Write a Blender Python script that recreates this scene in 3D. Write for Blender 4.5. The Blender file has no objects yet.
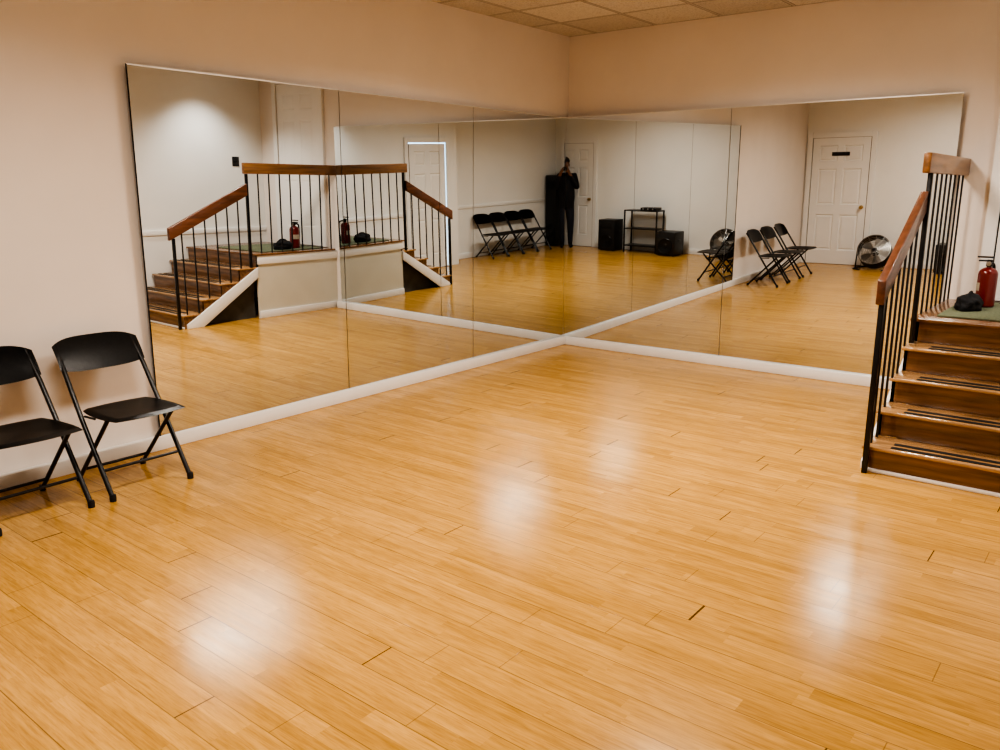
import bpy, bmesh, math, random
from mathutils import Vector, Matrix, noise
random.seed(7)
scene = bpy.context.scene
COL = scene.collection

# ---------------------------------------------------------------- materials
def new_mat(name):
    m = bpy.data.materials.new(name); m.use_nodes = True
    nt = m.node_tree
    return m, nt, nt.nodes['Principled BSDF']

def mat(name, c, rough=.5, metal=0, var=.06, scale=8, bump=0, stretch=(1,1,1), spec=.5, coat=0):
    m, nt, b = new_mat(name)
    tc = nt.nodes.new('ShaderNodeTexCoord'); mp = nt.nodes.new('ShaderNodeMapping')
    mp.inputs['Scale'].default_value = stretch
    nz = nt.nodes.new('ShaderNodeTexNoise'); nz.inputs['Scale'].default_value = scale
    nz.inputs['Detail'].default_value = 4
    cr = nt.nodes.new('ShaderNodeValToRGB')
    cr.color_ramp.elements[0].position = .3; cr.color_ramp.elements[1].position = .7
    cr.color_ramp.elements[0].color = [x*(1-var) for x in c]+[1]
    cr.color_ramp.elements[1].color = [min(1, x*(1+var)) for x in c]+[1]
    nt.links.new(tc.outputs['Object'], mp.inputs[0]); nt.links.new(mp.outputs[0], nz.inputs[0])
    nt.links.new(nz.outputs[0], cr.inputs[0]); nt.links.new(cr.outputs[0], b.inputs['Base Color'])
    b.inputs['Roughness'].default_value = rough; b.inputs['Metallic'].default_value = metal
    b.inputs['Specular IOR Level'].default_value = spec
    b.inputs['Coat Weight'].default_value = coat
    if bump:
        bp = nt.nodes.new('ShaderNodeBump'); bp.inputs['Strength'].default_value = bump
        bp.inputs['Distance'].default_value = .01
        nt.links.new(nz.outputs[0], bp.inputs['Height']); nt.links.new(bp.outputs[0], b.inputs['Normal'])
    return m

def emis(name, c, s):
    m, nt, b = new_mat(name)
    b.inputs['Base Color'].default_value = (*c, 1)
    b.inputs['Emission Color'].default_value = (*c, 1); b.inputs['Emission Strength'].default_value = s
    return m

class N:
    def __init__(s, nt): s.nt = nt
    def _in(s, sock, v):
        if isinstance(v, (int, float)): sock.default_value = v
        else: s.nt.links.new(v, sock)
    def m(s, op, a, b=0, c=0):
        n = s.nt.nodes.new('ShaderNodeMath'); n.operation = op
        s._in(n.inputs[0], a); s._in(n.inputs[1], b); s._in(n.inputs[2], c)
        return n.outputs[0]
    def xyz(s, x, y, z):
        n = s.nt.nodes.new('ShaderNodeCombineXYZ')
        s._in(n.inputs[0], x); s._in(n.inputs[1], y); s._in(n.inputs[2], z); return n.outputs[0]
    def white(s, v):
        n = s.nt.nodes.new('ShaderNodeTexWhiteNoise'); n.noise_dimensions = '3D'
        s.nt.links.new(v, n.inputs['Vector']); return n.outputs['Value']
    def noise(s, v, sc, det=4, rough=.5, dist=0):
        n = s.nt.nodes.new('ShaderNodeTexNoise'); n.inputs['Scale'].default_value = sc
        n.inputs['Detail'].default_value = det; n.inputs['Roughness'].default_value = rough
        n.inputs['Distortion'].default_value = dist
        s.nt.links.new(v, n.inputs['Vector']); return n.outputs[0]
    def ramp(s, f, stops):
        n = s.nt.nodes.new('ShaderNodeValToRGB'); cr = n.color_ramp
        while len(cr.elements) < len(stops): cr.elements.new(.5)
        for e, (p, c) in zip(cr.elements, stops): e.position = p; e.color = (*c, 1)
        s.nt.links.new(f, n.inputs[0]); return n.outputs[0]
    def mix(s, f, a, b, mode='MIX'):
        n = s.nt.nodes.new('ShaderNodeMix'); n.data_type = 'RGBA'; n.blend_type = mode
        s._in(n.inputs[0], f)
        for sock, v in ((n.inputs[6], a), (n.inputs[7], b)):
            if isinstance(v, tuple): sock.default_value = (*v, 1)
            else: s.nt.links.new(v, sock)
        return n.outputs[2]

def plank_mat(name, W, L, stops, gapc, rough, grain_dark=.75, axis='X', gapw=.0016, seam=.5, coat=0.0, strips=False, spec=.5):
    m, nt, b = new_mat(name); n = N(nt)
    tc = nt.nodes.new('ShaderNodeTexCoord'); sp = nt.nodes.new('ShaderNodeSeparateXYZ')
    nt.links.new(tc.outputs['Object'], sp.inputs[0])
    x, y = (sp.outputs[0], sp.outputs[1]) if axis == 'X' else (sp.outputs[1], sp.outputs[0])
    yr = n.m('DIVIDE', y, W); row = n.m('FLOOR', yr)
    off = n.white(n.xyz(row, 3.3, 1.1))
    xs = n.m('ADD', n.m('DIVIDE', x, L), n.m('MULTIPLY', off, 7.0)); col = n.m('FLOOR', xs)
    id2 = n.white(n.xyz(row, col, 9.5))
    if strips:  # printed two-strip laminate: each half board has its own shade, broken at its own length
        sr = n.m('FLOOR', n.m('MULTIPLY', yr, 2.0))
        so = n.white(n.xyz(sr, 7.7, 2.1))
        sc = n.m('FLOOR', n.m('ADD', n.m('DIVIDE', x, L*.62), n.m('MULTIPLY', so, 5.0)))
        idv = n.white(n.xyz(sr, sc, 5.5)); gid = idv
    else:
        idv = n.white(n.xyz(row, col, 5.5)); gid = id2
    base = n.ramp(idv, stops)
    gv = n.xyz(n.m('MULTIPLY', x, 1.6), n.m('MULTIPLY', y, 30.0), n.m('MULTIPLY', gid, 40.0))
    g = n.noise(gv, 1.8, 7, .66)
    gf = n.noise(n.xyz(n.m('MULTIPLY', x, 6.0), n.m('MULTIPLY', y, 90.0), n.m('MULTIPLY', gid, 31.0)), 1.8, 4, .6)
    g2 = n.noise(n.xyz(n.m('MULTIPLY', x, 2.6), n.m('MULTIPLY', y, 11.0), n.m('MULTIPLY', gid, 17.0)), 1.7, 4, .55, 1.2)
    gr = n.ramp(g, [(.34, (grain_dark, grain_dark*.96, grain_dark*.88)), (.60, (1.0,)*3)])
    grf = n.ramp(gf, [(.36, (.82, .78, .70)), (.52, (1.0,)*3)])
    gr2 = n.ramp(g2, [(.32, (.90, .875, .82)), (.66, (1.03, 1.03, 1.03))])
    c = n.mix(1.0, base, gr, 'MULTIPLY'); c = n.mix(1.0, c, gr2, 'MULTIPLY'); c = n.mix(.8, c, grf, 'MULTIPLY')
    fy = n.m('FRACT', yr); dy = n.m('MULTIPLY', n.m('MINIMUM', fy, n.m('SUBTRACT', 1.0, fy)), W)
    fx = n.m('FRACT', xs); dx = n.m('MULTIPLY', n.m('MINIMUM', fx, n.m('SUBTRACT', 1.0, fx)), L)
    sv = n.m('ADD', seam*.55, n.m('MULTIPLY', n.white(n.xyz(n.m('FLOOR', n.m('ADD', yr, .5)), n.m('FLOOR', xs), 4.4)), seam*.75))
    my = n.m('MULTIPLY', n.m('LESS_THAN', dy, gapw), sv)
    strong = n.m('GREATER_THAN', id2, .86)
    mx = n.m('MULTIPLY', n.m('LESS_THAN', dx, n.m('ADD', gapw, n.m('MULTIPLY', strong, .0026))),
             n.m('ADD', .5, n.m('MULTIPLY', strong, .5)))
    gap = n.m('MAXIMUM', mx, my)
    c = n.mix(gap, c, gapc)
    nt.links.new(c, b.inputs['Base Color'])
    rr = n.m('ADD', n.m('ADD', rough, n.m('MULTIPLY', id2, .05)), n.m('MULTIPLY', n.noise(gv, 1.2, 3), .12))
    nt.links.new(rr, b.inputs['Roughness'])
    bp = nt.nodes.new('ShaderNodeBump'); bp.inputs['Strength'].default_value = .25; bp.inputs['Distance'].default_value = .002
    hh = n.m('SUBTRACT', n.m('MULTIPLY', g, .25), gap)
    nt.links.new(hh, bp.inputs['Height']); nt.links.new(bp.outputs[0], b.inputs['Normal'])
    b.inputs['Coat Weight'].default_value = coat; b.inputs['Coat Roughness'].default_value = .12
    b.inputs['Specular IOR Level'].default_value = spec
    return m

def wood(name, c, rough=.25, axis='X', var=.35, coat=.3):
    st = {'X': (1.5, 22, 22), 'Y': (22, 1.5, 22), 'Z': (22, 22, 1.5)}[axis]
    return mat(name, c, rough, 0, var, 1.6, .05, st, coat=coat)

M_floor = plank_mat('laminate_planks', .135, 1.22,
    [(0, (.50, .278, .072)), (.35, (.57, .325, .090)), (.7, (.63, .365, .108)), (1, (.53, .298, .079))],
    (.09, .042, .014), .105, .80, seam=.60, gapw=.0017, strips=True, spec=.22)
M_wall = mat('warm_painted_wall', (.80, .735, .68), .6, var=.02, scale=3, bump=.03)
M_wallp = mat('pale_painted_wall', (.83, .82, .79), .6, var=.02, scale=3, bump=.03)
M_white = mat('white_gloss_paint', (.84, .83, .81), .35, var=.02, scale=5)
M_cream = mat('cream_panel_paint', (.66, .63, .54), .5, var=.03, scale=4)
M_black = mat('black_plastic', (.012, .012, .013), .38, var=.2, scale=30)
M_steel = mat('black_enamel_steel', (.014, .014, .015), .28, .3, var=.2, scale=20)
M_seat = mat('black_moulded_seat', (.010, .010, .011), .33, var=.25, scale=60, bump=.05)
M_rubber = mat('black_rubber', (.01, .01, .01), .7, var=.2, scale=20)
M_railwood = wood('red_brown_rail_wood', (.125, .046, .022), .3, 'Y')
M_topwood = wood('amber_brown_rail_wood', (.22, .105, .042), .32, 'Y')
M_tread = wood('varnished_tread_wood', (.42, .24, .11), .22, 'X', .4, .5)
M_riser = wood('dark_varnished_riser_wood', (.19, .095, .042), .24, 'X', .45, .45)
M_land = plank_mat('landing_planks', .09, 1.1,
    [(0, (.20, .09, .036)), (.5, (.26, .125, .05)), (1, (.22, .10, .04))], (.02, .01, .005), .14, .7, coat=.3)
M_strip = mat('dark_grip_tape', (.012, .010, .008), .85, var=.3, scale=200)
M_red = mat('red_enamel', (.16, .008, .007), .28, var=.08, scale=6, coat=.4)
M_label = mat('cream_paper_label', (.42, .38, .30), .6, var=.1, scale=40)
M_chrome = mat('brushed_metal', (.55, .54, .52), .3, 1, var=.1, scale=40)
M_alu = mat('aluminium_channel', (.75, .73, .70), .35, .6, var=.05, scale=20)
M_mat = mat('grey_green_carpet', (.15, .17, .105), .95, var=.35, scale=120, bump=.4)
M_cloth = mat('black_cloth', (.012, .012, .014), .9, var=.4, scale=60, bump=.2)
M_dark = mat('unlit_void_paint', (.006, .005, .005), .9)
M_void = mat('under_stair_shade_grey', (.09, .083, .072), .9, var=.2)  # shade of the open space under the stair, put into the colour
M_brass = mat('satin_brass', (.55, .40, .2), .3, 1, var=.05)
M_skin = mat('brown_skin', (.22, .10, .06), .5, var=.08, scale=20)
M_shirt = mat('black_jacket_cloth', (.010, .009, .010), .85, var=.3, scale=80, bump=.1)
M_jeans = mat('dark_navy_denim', (.018, .021, .035), .85, var=.3, scale=120, bump=.1)
M_hair = mat('black_hair', (.01, .008, .007), .6, var=.4, scale=90, bump=.3)
M_glassdark = mat('dark_glass', (.01, .01, .012), .1)
M_lamp = emis('lamp_diffuser', (1, .88, .72), 6)
M_day = emis('daylight_gap_glow', (.55, .80, 1.0), 3.5)

m, nt, b = new_mat('mirror_silver')
n = N(nt); tc = nt.nodes.new('ShaderNodeTexCoord')
c = n.ramp(n.noise(tc.outputs['Object'], 1.5, 2), [(.3, (.775, .81, .83)), (.7, (.79, .825, .845))])
nt.links.new(c, b.inputs['Base Color']); b.inputs['Metallic'].default_value = 1; b.inputs['Roughness'].default_value = 0
M_mirror = m

m, nt, b = new_mat('ceiling_tiles'); n = N(nt)
tc = nt.nodes.new('ShaderNodeTexCoord'); sp = nt.nodes.new('ShaderNodeSeparateXYZ')
nt.links.new(tc.outputs['Object'], sp.inputs[0])
def dist(o, T):
    f = n.m('FRACT', n.m('DIVIDE', o, T)); return n.m('MULTIPLY', n.m('MINIMUM', f, n.m('SUBTRACT', 1.0, f)), T)
dx = dist(sp.outputs[0], .61); dy = dist(sp.outputs[1], .61); d = n.m('MINIMUM', dx, dy)
line = n.m('LESS_THAN', d, .012); edge = n.m('LESS_THAN', d, .017)
tid = n.white(n.xyz(n.m('FLOOR', n.m('DIVIDE', sp.outputs[0], .61)), n.m('FLOOR', n.m('DIVIDE', sp.outputs[1], .61)), 2.5))
tile = n.ramp(tid, [(0, (.58, .545, .51)), (1, (.74, .705, .67))])
spk = n.ramp(n.noise(tc.outputs['Object'], 90, 3), [(.35, (.72, .72, .72)), (.5, (1, 1, 1))])
c = n.mix(1.0, tile, spk, 'MULTIPLY'); c = n.mix(edge, c, (.12, .10, .09)); c = n.mix(line, c, (.50, .46, .43))
nt.links.new(c, b.inputs['Base Color']); b.inputs['Roughness'].default_value = .9
M_ceil = m

# ---------------------------------------------------------------- mesh helpers
T = Matrix.Translation
def add(name, me, loc=(0, 0, 0), mt=None, parent=None):
    o = bpy.data.objects.new(name, me); COL.objects.link(o); o.location = loc
    if mt: me.materials.append(mt)
    if parent: o.parent = parent; o.location = Vector(loc) - parent.location
    return o
def smooth(me, ang=40):
    for p in me.polygons: p.use_smooth = True
    try: me.set_sharp_from_angle(angle=math.radians(ang))
    except Exception: pass
def fin(bm, name, loc, mt, parent, sm=None):
    bmesh.ops.recalc_face_normals(bm, faces=bm.faces)
    me = bpy.data.meshes.new(name); bm.to_mesh(me); bm.free()
    if sm: smooth(me, sm)
    return add(name, me, loc, mt, parent)
def bm_box(bm, lo, hi, M=None):
    lo = Vector(lo); hi = Vector(hi); ctr = (lo+hi)/2; s = hi-lo
    mx = Matrix.Translation(ctr) @ Matrix.Diagonal((*s, 1))
    if M: mx = M @ mx
    return bmesh.ops.create_cube(bm, size=1, matrix=mx)['verts']
def box(name, lo, hi, mt, parent=None, bevel=0, seg=2):
    lo = Vector(lo); hi = Vector(hi); ctr = (lo+hi)/2
    bm = bmesh.new(); bm_box(bm, lo-ctr, hi-ctr)
    if bevel: bmesh.ops.bevel(bm, geom=list(bm.edges), offset=bevel, segments=seg, affect='EDGES', profile=.5)
    return fin(bm, name, ctr, mt, parent, 35 if bevel else None)
def poly_x(name, pts, x0, x1, mt, parent=None, bevel=0):
    c = Vector(((x0+x1)/2, sum(p[0] for p in pts)/len(pts), sum(p[1] for p in pts)/len(pts)))
    bm = bmesh.new()
    a = [bm.verts.new(Vector((x0, p[0], p[1]))-c) for p in pts]; d = [bm.verts.new(Vector((x1, p[0], p[1]))-c) for p in pts]
    k = len(pts); bm.faces.new(a); bm.faces.new(d[::-1])
    for i in range(k): bm.faces.new((a[i], a[(i+1) % k], d[(i+1) % k], d[i]))
    if bevel: bmesh.ops.bevel(bm, geom=list(bm.edges), offset=bevel, segments=3, affect='EDGES', profile=.5)
    return fin(bm, name, c, mt, parent, 35 if bevel else None)
def fillet(pts, r, seg=5):
    pts = [Vector(p) for p in pts]; out = [pts[0]]
    for i in range(1, len(pts)-1):
        p = pts[i]; a = (pts[i-1]-p); c = (pts[i+1]-p); rr = min(r, a.length*.45, c.length*.45)
        A = p+a.normalized()*rr; C = p+c.normalized()*rr
        for j in range(seg+1):
            t = j/seg; out.append((1-t)**2*A+2*t*(1-t)*p+t*t*C)
    out.append(pts[-1]); return out
def bm_tube(bm, pts, r, seg=10, cyc=False):
    pts = [Vector(p) for p in pts]; rings = []; k = len(pts)
    ref = None
    for i, p in enumerate(pts):
        if cyc: t = (pts[(i+1) % k]-pts[i-1]).normalized()
        else: t = (pts[min(i+1, k-1)]-pts[max(i-1, 0)]).normalized()
        if ref is None:
            ref = t.orthogonal().normalized()
            if cyc:
                nn = sum(((q-pts[0]) for q in pts), Vector())/k; ref = (nn - nn.dot(t)*t).normalized()
        ref = (ref-ref.dot(t)*t).normalized(); bi = t.cross(ref)
        rr = r[i] if isinstance(r, (list, tuple)) else r
        rings.append([bm.verts.new(p+rr*(math.cos(2*math.pi*j/seg)*ref+math.sin(2*math.pi*j/seg)*bi)) for j in range(seg)])
    for i in range(k if cyc else k-1):
        A = rings[i]; B = rings[(i+1) % k]
        for j in range(seg): bm.faces.new((A[j], A[(j+1) % seg], B[(j+1) % seg], B[j]))
    if not cyc: bm.faces.new(rings[0][::-1]); bm.faces.new(rings[-1])
def tube(name, pts, r, mt, parent=None, seg=10, fr=0, cyc=False):
    if fr: pts = fillet(pts, fr)
    pts = [Vector(p) for p in pts]; c = sum(pts, Vector())/len(pts)
    bm = bmesh.new(); bm_tube(bm, [p-c for p in pts], r, seg, cyc)
    return fin(bm, name, c, mt, parent, 50)
def lathe(name, prof, loc, mt, parent=None, seg=28, M=None, ang=40):
    bm = bmesh.new(); rings = []
    for r, z in prof:
        if r < 1e-5: rings.append([bm.verts.new((0, 0, z))])
        else: rings.append([bm.verts.new((r*math.cos(2*math.pi*j/seg), r*math.sin(2*math.pi*j/seg), z)) for j in range(seg)])
    for A, B in zip(rings, rings[1:]):
        for j in range(seg):
            q = [A[j % len(A)], A[(j+1) % len(A)], B[(j+1) % len(B)], B[j % len(B)]]
            u = []; [u.append(v) for v in q if v not in u]
            if len(u) > 2: bm.faces.new(u)
    if M: bmesh.ops.transform(bm, matrix=M, verts=bm.verts)
    return fin(bm, name, loc, mt, parent, ang)
def tag(o, label=None, cat=None, group=None, kind=None):
    if label: o['label'] = label
    if cat: o['category'] = cat
    if group: o['group'] = group
    if kind: o['kind'] = kind
    return o
def empty(name, loc, label=None, cat=None, group=None, kind=None):
    e = bpy.data.objects.new(name, None); COL.objects.link(e); e.location = loc; e.empty_display_size = .1
    tag(e, label, cat, group, kind); return e
def copy_tree(o):
    c = o.copy(); COL.objects.link(c)
    for ch in o.children:
        cc = copy_tree(ch); cc.parent = c
    return c
def S(o, label=None): return tag(o, label, None, None, 'structure')

# ---------------------------------------------------------------- room shell
XN, XS, YB, H, YJ = 4.92, 5.32, -7.5, 2.96, -3.98
XM, YM = 3.41, -4.44
ZB, ZT = .085, 2.22
LA = Vector((2.44, -2.14, 0))
S(box('floor', (-.2, YB-.2, -.1), (XS+.2, .2, 0), M_floor), 'glossy golden laminate plank floor')
o = S(box('ceiling', (-.2, YB-.2, H), (XS+.2, .2, H+.1), M_ceil), 'suspended ceiling of square mineral tiles')
tgt = Vector((LA.x+.305, LA.y+.305, H+.05)); o.data.transform(T(o.location-tgt)); o.location = tgt
S(box('wall_left', (-.2, YB, 0), (0, 0, H), M_wall), 'warm off-white painted wall')
S(box('wall_right', (-.2, 0, 0), (XS+.2, .2, H), M_wall), 'warm off-white painted wall')
S(box('wall_side', (XN, YJ, 0), (XS+.2, 0, H), M_wallp), 'pale painted wall with chair rail')
S(box('wall_side.001', (XS, YB, 0), (XS+.2, YJ, H), M_wallp), 'pale painted wall with chair rail')
S(box('wall_back', (-.2, YB-.2, 0), (XS+.2, YB, H), M_wallp), 'pale painted wall')

def bb(name, lo, hi): return S(box(name, lo, hi, M_white, bevel=.004), 'white painted baseboard')
bb('baseboard_left', (0, YB, 0), (.046, -.002, ZB))
bb('baseboard_right', (.046, -.056, 0), (3.45, 0, ZB))
bb('baseboard_side', (XS-.018, -7.48, 0), (XS, YJ, .10))
bb('baseboard_side.001', (XN-.018, -2.68, 0), (XN, -2.24, .10))
bb('baseboard_back', (1.16, YB, 0), (4.20, YB+.018, .10))
S(box('trim_1', (XS-.02, -7.48, .90), (XS, YJ, .96), M_white, bevel=.006), 'white chair rail moulding')
S(box('trim_2', (XN-.02, -2.68, .90), (XN, -.002, .96), M_white, bevel=.006), 'white chair rail moulding')

# ---------------------------------------------------------------- mirrors
def mirror(corners, nrm, left_edge=False):
    cs = [Vector(p) for p in corners]; base = (cs[0]+cs[1])/2
    e = empty('wall_mirror', base, 'tall frameless wall mirror panel standing on white baseboard', 'mirror', 'dance studio wall mirrors')
    ct = sum(cs, Vector())/4; nrm = Vector(nrm)
    def slab(nm, off, th, mt):
        bm = bmesh.new()
        a = [bm.verts.new(p-ct+nrm*off) for p in cs]; d = [bm.verts.new(p-ct+nrm*(off-th)) for p in cs]
        bm.faces.new(a); bm.faces.new(d[::-1])
        for i in range(4): bm.faces.new((a[i], a[(i+1) % 4], d[(i+1) % 4], d[i]))
        return fin(bm, nm, ct, mt, e)
    slab('mirror_glass', 0, .004, M_mirror)
    slab('backing', -.0045, .002, M_dark)
    a, b_ = cs[3], cs[2]; dr = (b_-a).normalized()
    bm = bmesh.new(); c0 = (a+b_)/2
    w = (b_-a).length/2
    nn = (nrm-dr*nrm.dot(dr)).normalized()
    R = Matrix((dr, nn, Vector((0, 0, 1)))).transposed().to_4x4()
    bm_box(bm, (-w, -.010, -.005), (w, .002, .004), R)
    fin(bm, 'top_channel', c0, M_alu, e)
    if left_edge:
        tube('edge_strip', [cs[0]+nrm*.001, cs[3]+nrm*.001], .004, M_dark, e, 6)
    return e
YAW = .0055
def LXb(y): return .009-y*YAW
def LXt(y): return LXb(y)+.022
def RYb(x): return -(.012+(XM-x)*YAW*1.4)
def RYt(x): return RYb(x)-.045
g = .0026
ys = [None, -1.475, -2.925, YM]
for i in range(3):
    if i == 0: y0b, y0t = RYb(0)-.001, RYt(0)-.001
    else: y0b = y0t = ys[i]-g
    y1 = ys[i+1]+g
    mirror([(LXb(y1), y1, ZB+.002), (LXb(y0b), y0b, ZB+.002), (LXt(y0t), y0t, ZT), (LXt(y1), y1, ZT)], (1, 0, 0), i == 2)
xs = [None, 1.69, XM]
for i in range(2):
    if i == 0: x0b, x0t = LXb(0)+.001, LXt(0)+.001
    else: x0b = x0t = xs[i]+g
    x1 = xs[i+1]-g
    mirror([(x0b, RYb(x0b), ZB+.002), (x1, RYb(x1), ZB+.002), (x1, RYt(x1), ZT), (x0t, RYt(x0t), ZT)], (0, -1, 0))

# ---------------------------------------------------------------- doors
def door(name, w, h, label, M, daylight=False, sign=False, hinge_side=1, plain=False):
    e = empty(name, (0, 0, 0), label, None, None, 'structure')
    X = [-w/2, -w/2+.11, -.05, .05, w/2-.11, w/2]
    Z = [0, .23, .82, .98, 1.56, 1.68, h-.12, h]
    bm = bmesh.new(); V = [[bm.verts.new((x, 0, z)) for z in Z] for x in X]
    pan = []
    for i in range(5):
        for j in range(7):
            f = bm.faces.new((V[i][j], V[i+1][j], V[i+1][j+1], V[i][j+1]))
            if i in (1, 3) and j in (1, 3, 5): pan.append(f)
    bmesh.ops.recalc_face_normals(bm, faces=bm.faces)
    if bm.faces[0].normal.y > 0: bmesh.ops.reverse_faces(bm, faces=bm.faces)
    k = .3 if plain else 1
    bmesh.ops.inset_individual(bm, faces=pan, thickness=.018, depth=-.014*k)
    bmesh.ops.inset_individual(bm, faces=pan, thickness=.012, depth=0)
    bmesh.ops.inset_individual(bm, faces=pan, thickness=.03, depth=.010*k)
    me = bpy.data.meshes.new('door_panel'); bm.to_mesh(me); bm.free()
    add('door_panel', me, (0, -.024, .006), M_white, e)
    g = .022 if daylight else .010; cw = .08
    bm = bmesh.new()
    for lo, hi in (((-w/2-g-cw, -.038, 0), (-w/2-g, 0, h+g+cw)), ((w/2+g, -.038, 0), (w/2+g+cw, 0, h+g+cw)),
                   ((-w/2-g, -.038, h+g), (w/2+g, 0, h+g+cw))):
        bm_box(bm, lo, hi)
    bmesh.ops.bevel(bm, geom=list(bm.edges), offset=.005, segments=2, affect='EDGES')
    fin(bm, 'casing', (0, 0, 0), M_white, e, 35)
    box('jamb_gap', (-w/2-g, -.004, 0), (w/2+g, -.001, h+g), M_dark, e)
    if daylight:
        tag(box('daylight_gap', (-w/2-g, -.015, h+.004), (w/2+g, -.012, h+g), M_day, e), 'bluish daylight shining through door gap')
        box('daylight_gap', (w/2+.002, -.015, .02), (w/2+g-.002, -.012, h+.002), M_day, e)
    Rm = Matrix.Rotation(math.pi/2, 4, 'X')
    lathe('knob', [(0, 0), (.03, 0), (.03, .008), (.012, .012), (.012, .035), (.026, .042), (.03, .055), (.022, .068), (0, .072)],
          (hinge_side*(w/2-.065), -.025, .95), M_brass, e, 20, Rm)
    if sign:
        box('door_sign', (-.14, -.032, 1.77), (.14, -.025, 1.83), M_black, e, .002)
    e.matrix_world = M
    return e
door('door_1', .90, 2.05, 'white six panel door with small dark sign', T((.57, YB, 0)) @ Matrix.Rotation(math.pi, 4, 'Z'), sign=True, hinge_side=-1)
door('door_2', .84, 2.03, 'white six panel door with daylight leaking around it', T((XN, -3.24, 0)) @ Matrix.Rotation(-math.pi/2, 4, 'Z'), daylight=True)
door('door_3', .80, 2.00, 'white door above the stair landing', T((4.13, 0, .755)), hinge_side=-1, plain=True)
door('door_4', .78, 2.03, 'white six panel door in pale wall', T((4.68, YB, 0)) @ Matrix.Rotation(math.pi, 4, 'Z'))

# ---------------------------------------------------------------- staircase
X0, Y0, RUN, RISE = 3.49, -2.16, .24, .15
YL = Y0+4*RUN; ZL = 5*RISE; XE = XN-.022
st = empty('staircase', (4.25, -1.2, 0), 'short varnished brown wooden stair with landing and white side stringer', 'staircase')
for i in range(5):
    y = Y0+i*RUN
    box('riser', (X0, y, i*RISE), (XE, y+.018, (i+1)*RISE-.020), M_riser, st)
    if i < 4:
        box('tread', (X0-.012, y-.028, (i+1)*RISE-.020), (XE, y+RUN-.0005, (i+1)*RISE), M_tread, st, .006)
        for k in (0, 1):
            tag(box('grip_strip', (X0+.13, y+.004+k*.075, (i+1)*RISE), (XE-.08, y+.040+k*.075, (i+1)*RISE+.003), M_strip, st), 'dark anti-slip grip strip')
box('landing', (X0-.030, YL-.028, ZL-.020), (XE, -.040, ZL), M_land, st, .005)
pts = [(Y0+.019, .0)]+[(Y0+.019, RISE-.021), (Y0+RUN, RISE-.021), (Y0+RUN, 2*RISE-.021), (Y0+2*RUN, 2*RISE-.021), (Y0+2*RUN, 3*RISE-.021),
      (Y0+3*RUN, 3*RISE-.021), (Y0+3*RUN, 4*RISE-.021), (Y0+4*RUN, 4*RISE-.021), (YL, .50), (YL-.02, .50)]
poly_x('side_panel', pts+[(Y0+.2, 0)], X0+.001, X0+.02, M_riser, st)
poly_x('stringer', [(Y0+.02, 0), (Y0+.02, .045), (YL, .60), (YL, .48), (Y0+.22, 0)], X0-.02, X0, M_white, st, .003)
poly_x('under_stair_shade', [(Y0+.2, 0), (YL, .5), (YL, 0)], X0+.08, X0+.09, M_void, st)  # added sheet painted as the shade inside the open triangle, no real board
box('landing_side_panel', (X0, YL, 0), (X0+.02, -.002, ZL-.021), M_cream, st)
box('landing_fascia', (X0-.018, YL, ZL-.12), (X0-.0005, -.002, ZL-.021), M_white, st, .003)
box('skirting', (X0-.018, YL, 0), (X0-.0005, -.002, .085), M_white, st, .003)
box('skirting', (X0, Y0-.018, 0), (XE, Y0-.0005, .022), M_white, st, .006)

# railing
RX, RU = 3.51, 3.475
rl = empty('stair_railing', (RX, -1.2, 0), 'wooden handrail on black steel balusters beside the stair', 'railing')
ya, yb = Y0-.10, YL-.10
za, zb = 1.08, 1.54
def rail_top(y): return za+(zb-za)*(y-ya)/(yb-ya)
def rail_x(y): return RX+(RU-RX)*(y-ya)/(yb-ya)
o = poly_x('handrail', [(ya, za-.13), (ya, za), (yb, zb), (yb, zb-.13)], RX-.022, RX+.022, M_railwood, rl, .006)
yc = sum((ya, ya, yb, yb))/4
for vv in o.data.vertices: vv.co.x += rail_x(vv.co.y+yc)-RX
tag(box('handrail', (RU-.022, yb-.03, 1.645), (RU+.022, -.002, 1.765), M_topwood, rl, .006), 'amber brown level handrail board')
box('newel_post', (RX-.014, Y0-.060, 0), (RX+.014, Y0-.032, rail_top(Y0-.05)-.132), M_steel, rl, .002)
box('newel_post', (RU+.004, yb+.006, 4*RISE+.001), (RU+.032, yb+.034, 1.644), M_steel, rl, .002)
nb = 6
for i in range(nb):
    y = Y0+.05+(yb-.12-Y0-.05)*i/(nb-1)
    stp = min(4, int((y+.028-Y0)/RUN)+1); X_ = rail_x(y)+.004
    box('baluster', (X_-.006, y-.006, stp*RISE+.001), (X_+.006, y+.006, rail_top(y)-.129), M_steel, rl)
nb = 8
for i in range(nb):
    y = yb+.16+(-.10-yb-.16)*i/(nb-1)
    box('baluster', (RU-.006, y-.006, ZL+.001), (RU+.006, y+.006, 1.646), M_steel, rl)

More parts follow.
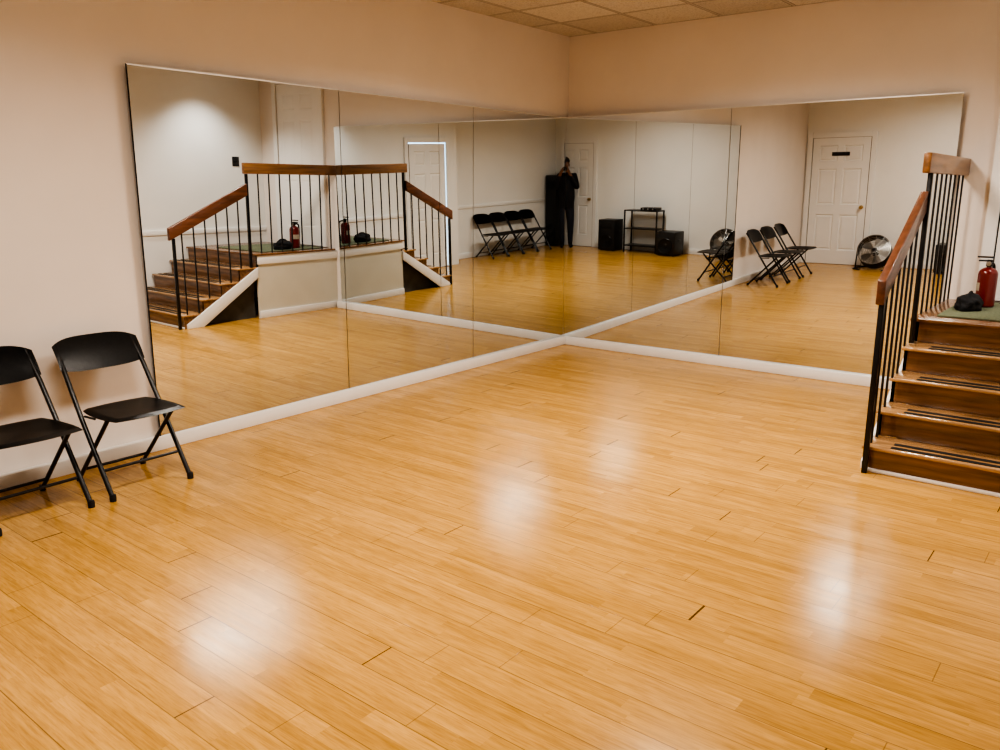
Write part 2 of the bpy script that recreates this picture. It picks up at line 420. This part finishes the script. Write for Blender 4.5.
# ---------------------------------------------------------------- folding chair
def folding_chair():
    e = empty('folding_chair', (0, 0, 0))
    FX, TX, HH, W = .44, -.045, .765, .215
    def line(z): return FX+(TX-FX)*z/HH
    for s in (-1, 1):
        tube('front_leg', [(FX, s*W, .012), (line(.40), s*W, .40), (line(.60), s*(W-.004), .60), (TX, s*(W-.012), HH-.02)], .0125, M_steel, e, 10)
        tube('rear_leg', [(.0, s*(W-.035), .012), (.40, s*(W-.035), .412)], .0115, M_steel, e, 10)
        lathe('foot_cap', [(0, 0), (.016, 0), (.017, .02), (.015, .035), (0, .036)], (FX, s*W, 0), M_rubber, e, 14)
        lathe('foot_cap', [(0, 0), (.015, 0), (.016, .02), (.014, .03), (0, .031)], (0, s*(W-.035), 0), M_rubber, e, 14)
        tube('hinge_bracket', [(.19, s*(W-.018), .40), (.30, s*(W-.018), .405)], .006, M_steel, e, 8)
    tube('crossbar', [(line(.14), -W, .14), (line(.14), W, .14)], .008, M_steel, e, 8)
    tube('crossbar', [(.07, -(W-.035), .08), (.07, W-.035, .08)], .008, M_steel, e, 8)
    bm = bmesh.new(); nx, ny = 18, 18
    def sp(u, v):
        a, b2 = 2*u-1, 2*v-1
        x = a*math.sqrt(1-b2*b2*.22); y = b2*math.sqrt(1-a*a*.22)
        narrow = 1-.08*(1-(x+1)/2)
        r = min(1, max(abs(a), abs(b2)))
        z = -.012*(1-r**2)+(-.016*max(0, (r-.86)/.14)**2)
        return (.315+x*.215, y*.215*narrow, .437+z-.008*(1-(x+1)/2))
    top = [[bm.verts.new(sp(i/nx, j/ny)) for j in range(ny+1)] for i in range(nx+1)]
    for i in range(nx):
        for j in range(ny): bm.faces.new((top[i][j], top[i+1][j], top[i+1][j+1], top[i][j+1]))
    bmesh.ops.solidify(bm, geom=list(bm.faces), thickness=.012)
    fin(bm, 'seat', (0, 0, 0), M_seat, e, 50)
    bm = bmesh.new(); nu, nv = 20, 8; g = []
    for i in range(nu+1):
        r = []
        for j in range(nv+1):
            a = 2*i/nu-1; v = j/nv
            z0 = .605+.02*abs(a)**3; z1 = .780-.035*abs(a)**4
            z = z0+(z1-z0)*v
            x = line(z)-.022*(1-a*a)+.004 + .006*math.sin(v*math.pi)
            r.append(bm.verts.new((x, a*.228, z)))
        g.append(r)
    for i in range(nu):
        for j in range(nv): bm.faces.new((g[i][j], g[i+1][j], g[i+1][j+1], g[i][j+1]))
    bmesh.ops.solidify(bm, geom=list(bm.faces), thickness=.026)
    fin(bm, 'backrest', (0, 0, 0), M_seat, e, 50)
    return e
ch = folding_chair()
tag(ch, 'black metal folding chair with moulded seat against wall', 'chair', 'folding chairs by the mirrored wall')
ch.location = (.19, -4.82, 0)
for y, r in ((-5.37, .03), (-5.93, -.02)):
    c = copy_tree(ch); c.location = (.19, y, 0); c.rotation_euler = (0, 0, r)
for i, y in enumerate((-5.02, -5.48, -5.94, -6.40)):
    c = copy_tree(ch); c.location = (XS-.08, y, 0); c.rotation_euler = (0, 0, math.pi+.01*(i-1))
    c['label'] = 'black metal folding chair against pale wall with chair rail'; c['group'] = 'folding chairs by the chair rail wall'

# ---------------------------------------------------------------- things on the landing
tag(box('floor_mat', (3.58, -1.06, ZL+.0005), (4.50, -.14, ZL+.012), M_mat, None, .004), 'grey-green carpet mat on stair landing', 'mat')
ZM = ZL+.0125
fx, fy = 3.755, -.44
fe = empty('fire_extinguisher', (fx, fy, ZM), 'red fire extinguisher with black valve standing on stair landing', 'fire extinguisher')
R = .060; k_ = .225
prof = [(0, .0), (R-.01, .0), (R, .008), (R, k_)]
for k in range(1, 9):
    a = k/8*math.pi/2; prof.append((R*math.cos(a)*.98 if k < 8 else .016, k_+.045*math.sin(a)))
prof += [(.016, k_+.055), (0, k_+.055)]
lathe('cylinder_body', prof, (fx, fy, ZM), M_red, fe, 32)
Rl = R+.0008
bm = bmesh.new(); A = []; B = []
for k in range(13):
    a = math.radians(150+k*7)
    A.append(bm.verts.new((Rl*math.cos(a), Rl*math.sin(a), .11))); B.append(bm.verts.new((Rl*math.cos(a), Rl*math.sin(a), .165)))
for k in range(12): bm.faces.new((A[k], A[k+1], B[k+1], B[k]))
fin(bm, 'paper_label', (fx, fy, ZM), M_label, fe, 50)
z0 = ZM+k_+.05
lathe('valve', [(0, 0), (.020, 0), (.020, .025), (.013, .03), (.013, .045), (0, .045)], (fx, fy, z0), M_black, fe, 18)
box('lever', (fx-.075, fy-.010, z0+.056), (fx+.02, fy+.010, z0+.068), M_black, fe, .003)
box('carry_handle', (fx-.065, fy-.010, z0+.031), (fx+.02, fy+.010, z0+.043), M_black, fe, .003)
lathe('gauge', [(0, 0), (.015, 0), (.015, .012), (0, .013)], (fx, fy-.020, z0+.02), M_chrome, fe, 16, Matrix.Rotation(math.pi/2, 4, 'X'))
tube('hose', [(fx, fy+.015, z0+.02), (fx+.02, fy+.085, z0+.01), (fx+.02, fy+.09, ZM+.16), (fx+.02, fy+.08, ZM+.08)], .010, M_rubber, fe, 10, .05)
tube('nozzle', [(fx+.02, fy+.08, ZM+.09), (fx+.02, fy+.08, ZM+.03)], [.012, .016], M_black, fe, 12)

bag = empty('cloth_bag', (3.69, -.67, ZM), 'slumped black cloth bag lying on stair landing', 'bag')
bm = bmesh.new(); bmesh.ops.create_icosphere(bm, subdivisions=4, radius=1)
for v in bm.verts:
    d = 1+.28*noise.noise(v.co*1.7+Vector((3.1, 0, 0)))+.10*noise.noise(v.co*5+Vector((0, 3.1, 0)))
    v.co *= d; v.co.z = max(v.co.z, -.62)
    v.co = Vector((v.co.x*.085, v.co.y*.13, (v.co.z+.62)*.065))
b1 = fin(bm, 'bag_body', (0, 0, 0), M_cloth, None, 60); b1.parent = bag
t1 = tube('strap', [(0, -.09, .07), (.01, -.04, .12), (.01, .04, .12), (0, .09, .07)], .007, M_cloth, None, 8, .04); t1.parent = bag

sw = empty('light_switch', (XN, -.42, 1.80), 'small black switch plate on pale wall', 'light switch')
box('switch_plate', (XN-.008, -.47, 1.74), (XN-.0005, -.37, 1.86), M_black, sw, .002)
box('toggle', (XN-.02, -.425, 1.79), (XN-.008, -.415, 1.815), M_steel, sw, .001)

# ---------------------------------------------------------------- speakers
def speaker(loc, w, h, d, label, tower=False):
    e = empty('loudspeaker', loc, label, 'speaker')
    x, y, z = loc
    box('cabinet', (x-w/2, y-d/2, z+.015), (x+w/2, y+d/2, z+h), M_black, e, .012, 3)
    Rm = Matrix.Rotation(-math.pi/2, 4, 'X')
    r = w*.38
    for zz in ((z+.04+r, z+.04+3.3*r) if tower else (z+.04+r,)):
        lathe('woofer', [(0, .004), (r*.25, .006), (r*.3, -.0), (r*.85, .012), (r*.95, .018), (r, .012), (r, 0)], (x, y+d/2, zz), M_steel, e, 30, Rm)
    if h > w*1.3:
        hz = .16/h if tower else .2
        box('horn', (x-w*.32, y+d/2, z+h*(.92-hz)), (x+w*.32, y+d/2+.012, z+h*.92), M_rubber, e, .004)
    for sx in (-1, 1):
        for sy in (-1, 1):
            lathe('foot', [(0, 0), (.018, 0), (.015, .016), (0, .016)], (x+sx*(w/2-.05), y+sy*(d/2-.05), z), M_rubber, e, 12)
        box('side_handle', (x+sx*w/2-(.004), y-.06, z+h*.6), (x+sx*w/2+.004, y+.06, z+h*.6+.03), M_steel, e, .002)
    return e
speaker((3.70, -7.22, 0), .36, .60, .34, 'tall black loudspeaker on floor against pale wall')
speaker((2.38, -7.14, 0), .38, .44, .38, 'squat black bass loudspeaker on floor beside rack')
speaker((5.15, -7.24, 0), .26, 1.42, .28, 'very tall black tower loudspeaker in room corner', True)
rx = .10
rk = empty('equipment_rack', (2.90+rx, -7.26, 0), 'black open metal equipment rack with shelves', 'rack')
for sx in (2.56, 3.24):
    for sy in (-7.40, -7.12):
        box('leg', (sx+rx-.012, sy-.012, 0), (sx+rx+.012, sy+.012, .80), M_steel, rk, .002)
for z in (.12, .44, .78):
    box('shelf', (2.548+rx, -7.412, z), (3.252+rx, -7.108, z+.02), M_steel, rk, .003)
am = empty('amplifier', (2.76+rx, -7.26, .80), 'flat black audio amplifier on top of rack', 'amplifier')
box('case', (2.60+rx, -7.38, .8015), (2.92+rx, -7.14, .85), M_black, am, .005)
for k in range(3):
    lathe('dial', [(0, 0), (.014, 0), (.012, .014), (0, .014)], (2.66+rx+k*.1, -7.14, .826), M_chrome, am, 14, Matrix.Rotation(-math.pi/2, 4, 'X'))

# ---------------------------------------------------------------- floor fan
fan = empty('floor_fan', (0, 0, 0), 'round metal drum floor fan with wire cage', 'fan')
FR, FC = .25, .275
Rt = T((0, 0, FC)) @ Matrix.Rotation(math.radians(28), 4, 'X')
def ring(r, y): return [Rt @ Vector((r*math.cos(a*math.pi/18), y, r*math.sin(a*math.pi/18))) for a in range(36)]
for yy, nm in ((.09, 'front_cage'), (-.09, 'rear_cage')):
    bm = bmesh.new()
    for r in (.06, .09, .12, .15, .18, .21, .24): bm_tube(bm, ring(r, yy+.02*(1 if yy > 0 else -1)*(1-r/FR)), .003, 5, True)
    for k in range(12):
        a = k*math.pi/6
        bm_tube(bm, [Rt @ Vector((.03*math.cos(a), yy*1.2, .03*math.sin(a))), Rt @ Vector((FR*math.cos(a), yy, FR*math.sin(a)))], .003, 5)
    fin(bm, nm, (0, 0, 0), M_chrome, fan, 50)
bm = bmesh.new()
A = [bm.verts.new(v) for v in ring(FR, -.1)]; B = [bm.verts.new(v) for v in ring(FR, .1)]
for k in range(36): bm.faces.new((A[k], A[(k+1) % 36], B[(k+1) % 36], B[k]))
bmesh.ops.solidify(bm, geom=list(bm.faces), thickness=.008)
fin(bm, 'drum', (0, 0, 0), M_steel, fan, 50)
for k in range(5):
    a = k*2*math.pi/5; bm = bmesh.new()
    V = []
    for r, w in ((.05, .25), (.12, .42), (.19, .40), (.22, .30)):
        V.append([bm.verts.new(Rt @ Vector((r*math.cos(a+s*w), s*.03, r*math.sin(a+s*w)))) for s in (-1, 0, 1)])
    for i in range(3):
        for j in range(2): bm.faces.new((V[i][j], V[i+1][j], V[i+1][j+1], V[i][j+1]))
    bmesh.ops.solidify(bm, geom=list(bm.faces), thickness=.003)
    fin(bm, 'blade', (0, 0, 0), M_chrome, fan, 50)
lathe('motor_hub', [(0, -.06), (.055, -.06), (.055, .03), (.04, .05), (0, .055)], (0, 0, 0), M_black, fan, 20, Rt @ Matrix.Rotation(-math.pi/2, 4, 'X'))
for s in (-1, 1):
    tube('stand', [(s*.16, -.2, .012), (s*.28, -.1, .012), (s*.28, .16, .012), (s*.16, .22, .012)], .012, M_steel, fan, 8, .06)
    tube('stand_arm', [(s*.275, .02, .012), (s*.265, 0, FC)], .011, M_steel, fan, 8)
fan.location = (1.30, -7.14, 0)

# ---------------------------------------------------------------- person with phone
CAM = Vector((4.574, -6.839, 1.55)); yaw = math.radians(38.4); p = math.radians(12.97)
Fh = Vector((-math.sin(yaw), math.cos(yaw), 0)); Rh = Vector((math.cos(yaw), math.sin(yaw), 0))
FW = Fh*math.cos(p)+Vector((0, 0, -math.sin(p))); UP = Fh*math.sin(p)+Vector((0, 0, math.cos(p)))
PB = Vector((4.71, -7.10, 0))
def L(r, f, z): return Rh*r+Fh*f+Vector((0, 0, z))
sk = []; ed = []; rad = []
def v(r, f, z, ra, par=None, rb=None):
    sk.append(L(r, f, z)); rad.append((ra, rb or ra)); i = len(sk)-1
    if par is not None: ed.append((par, i))
    return i
pel = v(0, 0, .93, .175, None, .15); wai = v(0, .0, 1.10, .175, pel, .15); che = v(0, 0, 1.28, .185, wai, .15)
nb_ = v(0, -.005, 1.45, .085, che, .08); nk = v(0, .01, 1.52, .056, nb_); hd = v(0, .03, 1.60, .078, nk, .088); ht = v(0, .02, 1.68, .080, hd, .092); hh = v(0, .01, 1.72, .05, ht)
ph = CAM-FW*.035
prl = (ph-PB).dot(Rh); pf = (ph-PB).dot(Fh)
for s in (-1, 1):
    hp = v(s*.10, 0, .85, .105, pel); kn = v(s*.12, .015, .49, .075, hp); an = v(s*.125, -.03, .10, .050, kn); he = v(s*.125, -.035, .045, .042, an); to = v(s*.14, .13, .038, .036, he)
    sh = v(s*.20, -.005, 1.41, .075, che); el = v(s*.245, .07, 1.16, .058, sh)
    hx = prl+s*.10
    wr = v(hx+s*.03, pf-.10, 1.46, .034, el); pa = v(hx, pf-.035, 1.525, .030, wr, .02)
    for k in range(4):
        zz = 1.50+k*.022
        a = v(hx-s*.002, pf-.028, zz+.005, .009, pa); b_ = v(hx-s*.012, pf-.022, zz+.010, .008, a); v(hx-s*(.030-.003*abs(k-1.5)), pf-.020, zz+.012, .007, b_)
    a = v(hx-s*.008, pf-.055, 1.515, .011, pa); v(hx-s*.030, pf-.056, 1.535, .009, a)
me = bpy.data.meshes.new('sk'); me.from_pydata([tuple(q) for q in sk], ed, []); ob = bpy.data.objects.new('sk', me); COL.objects.link(ob)
mod = ob.modifiers.new('s', 'SKIN'); mod.use_smooth_shade = True
for i, r in enumerate(rad): me.skin_vertices[0].data[i].radius = r
me.skin_vertices[0].data[pel].use_root = True
ob.modifiers.new('ss', 'SUBSURF').levels = 2
bpy.context.view_layer.update(); dg = bpy.context.evaluated_depsgraph_get()
bme = bpy.data.meshes.new_from_object(ob.evaluated_get(dg)); bpy.data.objects.remove(ob)
bme.materials.clear()
for q in (M_shirt, M_jeans, M_skin, M_rubber): bme.materials.append(q)
for f in bme.polygons:
    c = f.center; z = c.z; r_ = c.dot(Rh); f_ = c.dot(Fh)
    if z > 1.49 and abs(r_) < .11 and f_ < .13: f.material_index = 2
    elif z > 1.42 and f_ > .13: f.material_index = 2
    elif z < .10: f.material_index = 3
    elif z < .78: f.material_index = 1
    f.use_smooth = True
bme.name = 'body'
pe = empty('person', PB, 'person in black jacket and dark trousers holding up a phone', 'person')
bo = bpy.data.objects.new('body', bme); COL.objects.link(bo); bo.parent = pe
bm = bmesh.new(); bmesh.ops.create_uvsphere(bm, u_segments=24, v_segments=14, radius=1)
bmesh.ops.delete(bm, geom=[q for q in bm.verts if q.co.z < -.15 and q.co.y > -.2 or q.co.z < -.7], context='VERTS')
B3 = Matrix((Rh, Fh, Vector((0, 0, 1)))).transposed().to_4x4()
bmesh.ops.transform(bm, matrix=T(L(0, -.0, 1.685)) @ B3 @ Matrix.Diagonal((.094, .108, .10, 1)), verts=bm.verts)
bmesh.ops.solidify(bm, geom=list(bm.faces), thickness=.008)
h_ = fin(bm, 'hair', (0, 0, 0), M_hair, None, 60); h_.parent = pe
def small(name, ctr, s, mt):
    bm = bmesh.new(); bmesh.ops.create_uvsphere(bm, u_segments=12, v_segments=8, radius=1)
    bmesh.ops.transform(bm, matrix=T(L(*ctr)) @ B3 @ Matrix.Diagonal((*s, 1)), verts=bm.verts)
    o = fin(bm, name, (0, 0, 0), mt, None, 60); o.parent = pe
for s in (-1, 1):
    small('ear', (s*.082, .02, 1.62), (.010, .02, .03), M_skin)
    small('eye', (s*.031, .105, 1.643), (.013, .009, .008), M_label)
small('nose', (0, .118, 1.617), (.013, .018, .024), M_skin)
small('mouth', (0, .108, 1.58), (.024, .008, .008), M_red)
phn = empty('smartphone', ph, 'black smartphone held up in both hands', 'phone')
B4 = Matrix((Rh, UP, -FW)).transposed().to_4x4()
bm = bmesh.new(); bm_box(bm, (-.078, -.038, -.004), (.078, .038, .004)); bmesh.ops.bevel(bm, geom=list(bm.edges), offset=.003, segments=2, affect='EDGES')
bmesh.ops.transform(bm, matrix=B4, verts=bm.verts); o = fin(bm, 'phone_case', (0, 0, 0), M_black, None, 40); o.parent = phn
bm = bmesh.new(); bm_box(bm, (-.072, -.034, .0042), (.072, .034, .0048)); bmesh.ops.transform(bm, matrix=B4, verts=bm.verts)
o = fin(bm, 'screen', (0, 0, 0), M_glassdark, None); o.parent = phn

# ---------------------------------------------------------------- lights
def troffer(x, y, e):
    t = empty('ceiling_light', (x, y, H), 'flush ceiling light panel in tile grid', 'ceiling light', 'ceiling light panels')
    bm = bmesh.new()
    for lo, hi in (((-.30, -.61, -.02), (.30, -.58, 0)), ((-.30, .58, -.02), (.30, .61, 0)), ((-.30, -.58, -.02), (-.27, .58, 0)), ((.27, -.58, -.02), (.30, .58, 0))): bm_box(bm, lo, hi)
    fin(bm, 'rim', (x, y, H), M_white, t)
    box('diffuser', (x-.27, y-.58, H-.012), (x+.27, y+.58, H-.004), M_lamp, t)
    l = bpy.data.lights.new('panel_light', 'AREA'); l.shape = 'RECTANGLE'; l.size = .52; l.size_y = 1.12
    l.energy = e; l.color = (1, .895, .785); l.spread = math.radians(155)
    o = bpy.data.objects.new('lamp_light', l); COL.objects.link(o); o.parent = t; o.location = (0, 0, -.03)
troffer(LA.x, LA.y-.305, 84); troffer(LA.x, LA.y-3.05-.305, 58)
dl = empty('downlight', (4.40, -.95, H), 'round recessed downlight over stair landing', 'downlight')
lathe('rim', [(.075, 0), (.10, 0), (.10, -.008), (.075, -.012), (.075, 0)], (4.40, -.95, H-.001), M_white, dl, 28)
lathe('bulb', [(0, -.02), (.04, -.018), (.07, -.004), (0, -.002)], (4.40, -.95, H), M_lamp, dl, 24)
l = bpy.data.lights.new('spot', 'SPOT'); l.energy = 90; l.color = (1, .95, .88); l.spot_size = math.radians(110); l.spot_blend = .8; l.shadow_soft_size = .06
o = bpy.data.objects.new('lamp_light', l); COL.objects.link(o); o.parent = dl; o.location = (0, 0, -.06)

w = bpy.data.worlds.new('world'); scene.world = w; w.use_nodes = True
w.node_tree.nodes['Background'].inputs[0].default_value = (.8, .75, .7, 1); w.node_tree.nodes['Background'].inputs[1].default_value = .2

# ---------------------------------------------------------------- camera
cd = bpy.data.cameras.new('camera'); cam = bpy.data.objects.new('camera', cd); COL.objects.link(cam)
cd.sensor_width = 36; cd.lens = 29.05; cd.clip_start = .02
cam.matrix_world = T(CAM) @ Matrix((Rh, UP, -FW)).transposed().to_4x4()
scene.camera = cam
scene.view_settings.view_transform = 'AgX'
try: scene.view_settings.look = 'AgX - High Contrast'
except Exception: pass
